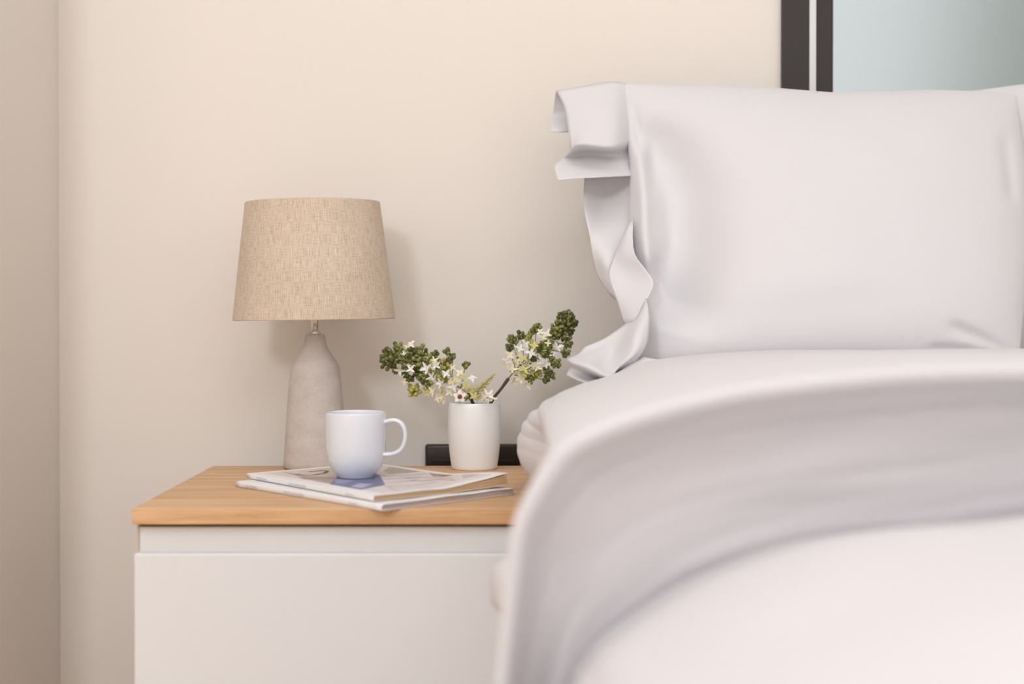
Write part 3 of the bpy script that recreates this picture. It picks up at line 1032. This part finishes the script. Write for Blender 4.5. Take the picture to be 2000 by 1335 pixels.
for k in range(62):                                  # top of the fold, from the front edge back under the pillows
    t = k / 61
    Y = YL + 0.0012 + (2.44 - YL - 0.0012) * t ** 1.6
    def f(u, Y=Y):
        a = min(max((Y - YL) / (YB - YL), 0), 1)
        b = smooth(1.30, 1.74, Y)
        x0, z0 = curve(near_fold, u)
        x1_, z1_ = curve(far_fold, u)
        w = b + (a - b) * smooth(0.12, 0.24, u)
        x, z = x0 + (x1_ - x0) * w, z0 + (z1_ - z0) * w
        if Y > YB:                       # sinks away under the pillows
            sc = (Y / YB) ** 1.2
            z = CZ + (z - CZ) * sc
            x = x * (Y / YB) if u < 0.7 else x
        if u < 0.42:
            x += 0.055 * smooth(YL + 0.01, 1.38, Y) * smooth(1.97, 1.78, Y) * smooth(0.42, 0.30, u)
            g = side_bulge(Y, z) * smooth(0.34, 0.28, u)
            x += (-0.0175 - x) * g
        x += 0.045 * smooth(2.02, 2.30, Y) * smooth(0.7, 0.5, u)
        # folds running over the shoulder near the pillow
        fold = 0.0
        sh_ = math.exp(-((u - 0.36) / 0.10) ** 2) * smooth(1.7, 1.86, Y)
        fold += 0.0018 * sh_ * math.sin(105 * (Y + 0.55 * (u - 0.36)) + 2.2 * math.sin(11 * u))
        fold += 0.0011 * sh_ * math.sin(212 * (Y + 0.8 * (u - 0.36)) + 1.0)
        z += fold + wr(x, Y, z, 0.004) * smooth(1.3, 1.5, Y)
        x += -fold * 0.7
        if u < 0.42 and Y > TY0 - 0.06:
            z = max(z, TZ + 0.009)
        return (x, Y, z)
    add_row(f)
dv = grid('duvet', rows, M['duvet'], None, thick=0.006, offset=-1)
tag(dv, 'puffy white duvet folded back over the bed in the foreground', 'duvet')

# ------------------------------------------------------------------ pillows
def pillow_body(name, left, right, top, bottom, Ytop, Ybot, D, parent, dents, nU=110, nV=90, bed_z=None):
    """left/right: [(v, px)], top/bottom: [(u, py)] outline in the picture plane at depth; swollen front and back"""
    def Yc(v):
        return Ytop + (Ybot - Ytop) * v
    def edge_pt(u, v):
        xl, xr = lin(left, v), lin(right, v)
        yt, yb = lin(top, u), lin(bottom, u)
        return xl + (xr - xl) * u, yt + (yb - yt) * v
    both = []
    for side in (1, -1):
        pts = []
        for i in range(nU + 1):
            row = []
            u = i / nU
            u = 0.5 - 0.5 * math.cos(math.pi * u) if True else u
            for j in range(nV + 1):
                v = j / nV
                v = 0.5 - 0.5 * math.cos(math.pi * v)
                px, py = edge_pt(u, v)
                bl_ = (max(1 - abs(2 * u - 1) ** 2.6, 0) ** 0.55) * (max(1 - abs(2 * v - 1) ** 2.4, 0) ** 0.5)
                p = P(px, py, Yc(v))
                dY = D * bl_ * (1.0 if side == 1 else 0.75)
                if side == 1:
                    for dn in dents:
                        dY += dn(px, py) * min(1, bl_ * 2.2)
                    dY += wr(p.x * 1.2, 0.3, p.z * 1.2, 0.004) * bl_
                    # swelling is along the depth; keep the drawn position
                    p2 = P(px, py, Yc(v) - dY)
                    p = p2.lerp(p - Vector((0, dY, 0)), 0.35)
                else:
                    p = p + Vector((0, dY, 0))
                row.append(p)
            pts.append(row)
        both.append(pts)
    bm = bmesh.new()
    for s, pts in enumerate(both):
        vs = [[bm.verts.new(p) for p in row] for row in pts]
        for i in range(nU):
            for j in range(nV):
                q_ = (vs[i][j], vs[i][j + 1], vs[i + 1][j + 1], vs[i + 1][j])
                bm.faces.new(q_ if s == 0 else tuple(reversed(q_)))
    bmesh.ops.remove_doubles(bm, verts=bm.verts, dist=1e-5)
    return frombm(name, bm, M['pillow'], parent, True)

def ridge(pts, width, amp, asym=1.0):
    """ridge (amp>0) or valley along a pixel polyline; asym scales the width on the right-hand side"""
    vs = [Vector(p) for p in pts]
    def f(px, py):
        p = Vector((px, py))
        best, sgn, tt = 1e9, 1, 0
        n_ = len(vs) - 1
        for k in range(n_):
            ab = vs[k + 1] - vs[k]
            t = min(max((p - vs[k]).dot(ab) / ab.length_squared, 0), 1)
            d = p - (vs[k] + ab * t)
            if d.length < best:
                best = d.length
                sgn = 1 if (ab.x * d.y - ab.y * d.x) < 0 else -1
                tt = (k + t) / n_
        w = width * (asym if sgn > 0 else 1.0)
        end = smooth(0, 0.18, tt + 0.02) * smooth(0, 0.18, 1 - tt + 0.02)
        return amp * math.exp(-(best / w) ** 2) * end
    return f

PYT, PYB = 2.36, 2.15
pil = thing('pillow', 'large white pillow with a loose frilled edge propped against the wall beside the flowers', 'pillow', tuple(P(1600, 700, PYB)))
pil_off = Vector(pil.location)
dents = [ridge([(1300, 250), (1360, 380), (1350, 520), (1310, 650)], 70, -0.022, 1.0),
         ridge([(1250, 215), (1275, 300), (1310, 380), (1318, 470), (1300, 560), (1285, 640)], 34, -0.044, 1.9),
         ridge([(1248, 260), (1252, 360), (1254, 460), (1268, 545)], 16, 0.022, 1.0),
         ridge([(1236, 195), (1243, 250), (1250, 300)], 8, -0.010),
         ridge([(1278, 500), (1286, 545), (1284, 580)], 8, -0.008),
         ridge([(1840, 630), (1900, 655), (1960, 682), (2000, 690)], 11, -0.010),
         ridge([(1800, 678), (1880, 682), (1960, 694)], 8, -0.008),
         ridge([(1960, 260), (1965, 330), (1975, 400)], 14, -0.007),
         ridge([(1700, 250), (1600, 420), (1620, 600)], 120, 0.006)]
pb = pillow_body('cover', [(0, 1212), (0.12, 1220), (0.30, 1231), (0.45, 1228), (0.60, 1231), (0.72, 1250), (0.80, 1255), (0.90, 1240), (1.0, 1225)],
    [(0, 1985), (0.3, 2006), (0.6, 2010), (1, 1990)],
    [(0, 163), (0.10, 165), (0.25, 167), (0.40, 172), (0.53, 180), (0.65, 177), (0.80, 175), (0.92, 178), (1, 186)],
    [(0, 712), (0.1, 712), (0.3, 706), (0.6, 703), (1.0, 704)], PYT, PYB, 0.095, pil, dents)
pb.location = -pil_off
def patch(bm, ctrl, n=18):
    """Catmull-Rom patch through rows of (px, py, dY)"""
    R = []
    for row in ctrl:
        pts = []
        for (px, py, dy) in row:
            v = (py - 165) / (700 - 165)
            pts.append(P(px, py, PYT + (PYB - PYT) * v + dy))
        R.append(pts)
    vs = []
    for i in range(n + 1):
        line = []
        for j in range(n + 1):
            col = [cr(r, j / n) for r in R]
            line.append(bm.verts.new(cr(col, i / n)))
        vs.append(line)
    for i in range(n):
        for j in range(n):
            bm.faces.new((vs[i][j], vs[i + 1][j], vs[i + 1][j + 1], vs[i][j + 1]))
def flange(ctrls, name='flange'):
    bm = bmesh.new()
    for c in ctrls:
        patch(bm, c)
    bmesh.ops.remove_doubles(bm, verts=bm.verts, dist=2e-4)
    o = frombm(name, bm, M['pillow'], pil, True)
    o.location = -pil_off
    s = o.modifiers.new('thickness', 'SOLIDIFY'); s.thickness = 0.0012; s.offset = 0
    return o
fa = flange([
    # upper flap, lit
    [[(1230, 166, 0.0), (1196, 159, -.010), (1140, 168, -.014), (1087, 177, -.010)],
     [(1232, 195, .002), (1196, 200, -.036), (1145, 205, -.034), (1103, 212, -.020)],
     [(1234, 235, .002), (1198, 245, -.050), (1150, 250, -.050), (1110, 255, -.032)],
     [(1232, 272, .005), (1196, 288, -.058), (1134, 282, -.064), (1116, 294, -.044)]],
    # hollow under it, turning out to the lower hem
    [[(1232, 272, .005), (1196, 288, -.058), (1134, 282, -.064), (1116, 294, -.044)],
     [(1236, 300, .020), (1194, 300, .004), (1138, 300, .002), (1100, 309, -.012)],
     [(1238, 326, .014), (1184, 326, -.012), (1130, 327, -.024), (1082, 325, -.036)],
     [(1238, 343, .000), (1190, 345, -.045), (1130, 348, -.062), (1089, 352, -.064)]]])
flange([
    # curl behind the upper flap
    [[(1086, 177, -.008), (1100, 176, 0), (1114, 178, .012)],
     [(1082, 205, .018), (1098, 205, .020), (1116, 206, .020)],
     [(1078, 230, .030), (1096, 230, .030), (1116, 232, .026)],
     [(1075, 257, -.012), (1094, 258, -.008), (1116, 257, .004)]]], 'flange_curl')
flange([
    # strip hanging behind, below the hem
    [[(1245, 330, .010), (1190, 335, .030), (1142, 338, .010)],
     [(1245, 380, .018), (1186, 385, .044), (1140, 390, .010)],
     [(1244, 420, .018), (1182, 425, .030), (1143, 420, -.008)],
     [(1238, 460, .012), (1182, 460, -.004), (1152, 462, -.014)],
     [(1222, 500, .006), (1186, 505, -.018), (1158, 506, .004)],
     [(1215, 540, .002), (1190, 540, -.004), (1169, 541, .016)],
     [(1222, 596, .002), (1206, 588, .004), (1194, 578, .018)]],
    ], 'flange_back')
flange([
    # part folding over the front edge
    [[(1236, 425, -.030), (1229, 435, -.030), (1222, 446, -.014)],
     [(1238, 490, -.052), (1216, 490, -.036), (1204, 492, -.016)],
     [(1260, 525, -.058), (1222, 528, -.030), (1190, 528, -.018)],
     [(1277, 553, -.060), (1232, 562, -.038), (1192, 552, -.020)],
     [(1262, 588, -.066), (1232, 596, -.050), (1205, 586, -.028)],
     [(1254, 618, -.072), (1236, 628, -.056), (1220, 634, -.034)]],
    # lower fan spreading on the bed
    [[(1262, 582, -.070), (1242, 620, -.058), (1222, 632, -.040), (1182, 660, -.030), (1142, 677, -.030)],
     [(1268, 620, -.090), (1240, 652, -.108), (1208, 668, -.048), (1168, 682, -.040), (1128, 692, -.046)],
     [(1264, 672, -.100), (1234, 690, -.116), (1190, 706, -.056), (1152, 702, -.090), (1108, 701, -.070)],
     [(1242, 704, -.098), (1206, 720, -.104), (1191, 737, -.132), (1150, 718, -.138), (1116, 708, -.104)],
     [(1226, 712, -.066), (1198, 734, -.066), (1174, 738, -.068), (1142, 730, -.074), (1114, 716, -.072)],
     [(1215, 720, -.090), (1196, 738, -.100), (1166, 750, -.108), (1134, 744, -.098), (1106, 732, -.070)]],
    # triangular flap lying towards the right
    [[(1240, 690, -.060), (1226, 700, -.075), (1196, 736, -.090)],
     [(1262, 698, -.096), (1236, 712, -.100), (1202, 738, -.108)],
     [(1286, 702, -.112), (1250, 720, -.116), (1206, 742, -.116)]]], 'flange_front')

pil2 = thing('pillow', 'second white pillow, only a corner showing behind the larger one at the picture edge', 'pillow', tuple(P(2300, 705, 2.36)))
p2 = pillow_body('cover', [(0, 1850), (0.5, 1830), (1, 1840)], [(0, 2560), (0.5, 2580), (1, 2560)],
    [(0, 182), (0.08, 176), (0.22, 163), (0.5, 150), (0.8, 165), (1, 180)], [(0, 712), (1, 712)], 2.425, 2.34, 0.05, pil2, [], 50, 40)
p2.location = -Vector(pil2.location)

# ------------------------------------------------------------------ garden beyond the frosted pane
gd = box('ground', (-3, WY + 0.17, -0.12), (6, 9, -0.02), M['grass'])
struct(gd, 'garden ground beyond the window')
shb = thing('shrub', 'green shrub blurred behind the frosted window pane', 'shrub', (1.75, 3.6, -0.02))
bm = bmesh.new()
tube(bm, [(0, 0, 0), (0.02, 0, 0.5), (0, 0.02, 1.0)], [0.05, 0.04, 0.02], 8)
frombm('trunk', bm, M['bark'], shb, True)
bm = bmesh.new()
for k in range(2600):
    d = Vector((random.gauss(0, 1), random.gauss(0, 1), random.gauss(0, 1))).normalized()
    p = Vector((d.x * 0.55, d.y * 0.45, 1.35 + d.z * 0.85)) * 1.0 + Vector([random.uniform(-.08, .08) for _ in range(3)])
    qn = Vector((random.gauss(0, 1), random.gauss(0, 1), random.gauss(0, 1))).to_track_quat('Z', 'Y')
    s = random.uniform(0.03, 0.055)
    vs = [bm.verts.new(p + qn @ Vector(c) * s) for c in ((-1, 0, 0), (0, -0.45, 0.1), (1, 0, 0), (0, 0.45, 0.1))]
    bm.faces.new(vs)
fo = frombm('foliage', bm, M['leaf_out'], shb)
fo['kind'] = 'stuff'

# ------------------------------------------------------------------ groups of repeats
for o in bpy.data.objects:
    if o.parent is None and 'category' in o.keys():
        g = {'magazine': 'magazines stacked on the worktop', 'pillow': 'pillows propped against the wall', 'flower': 'lilac sprigs in the vase'}.get(o['category'])
        if g:
            o['group'] = g
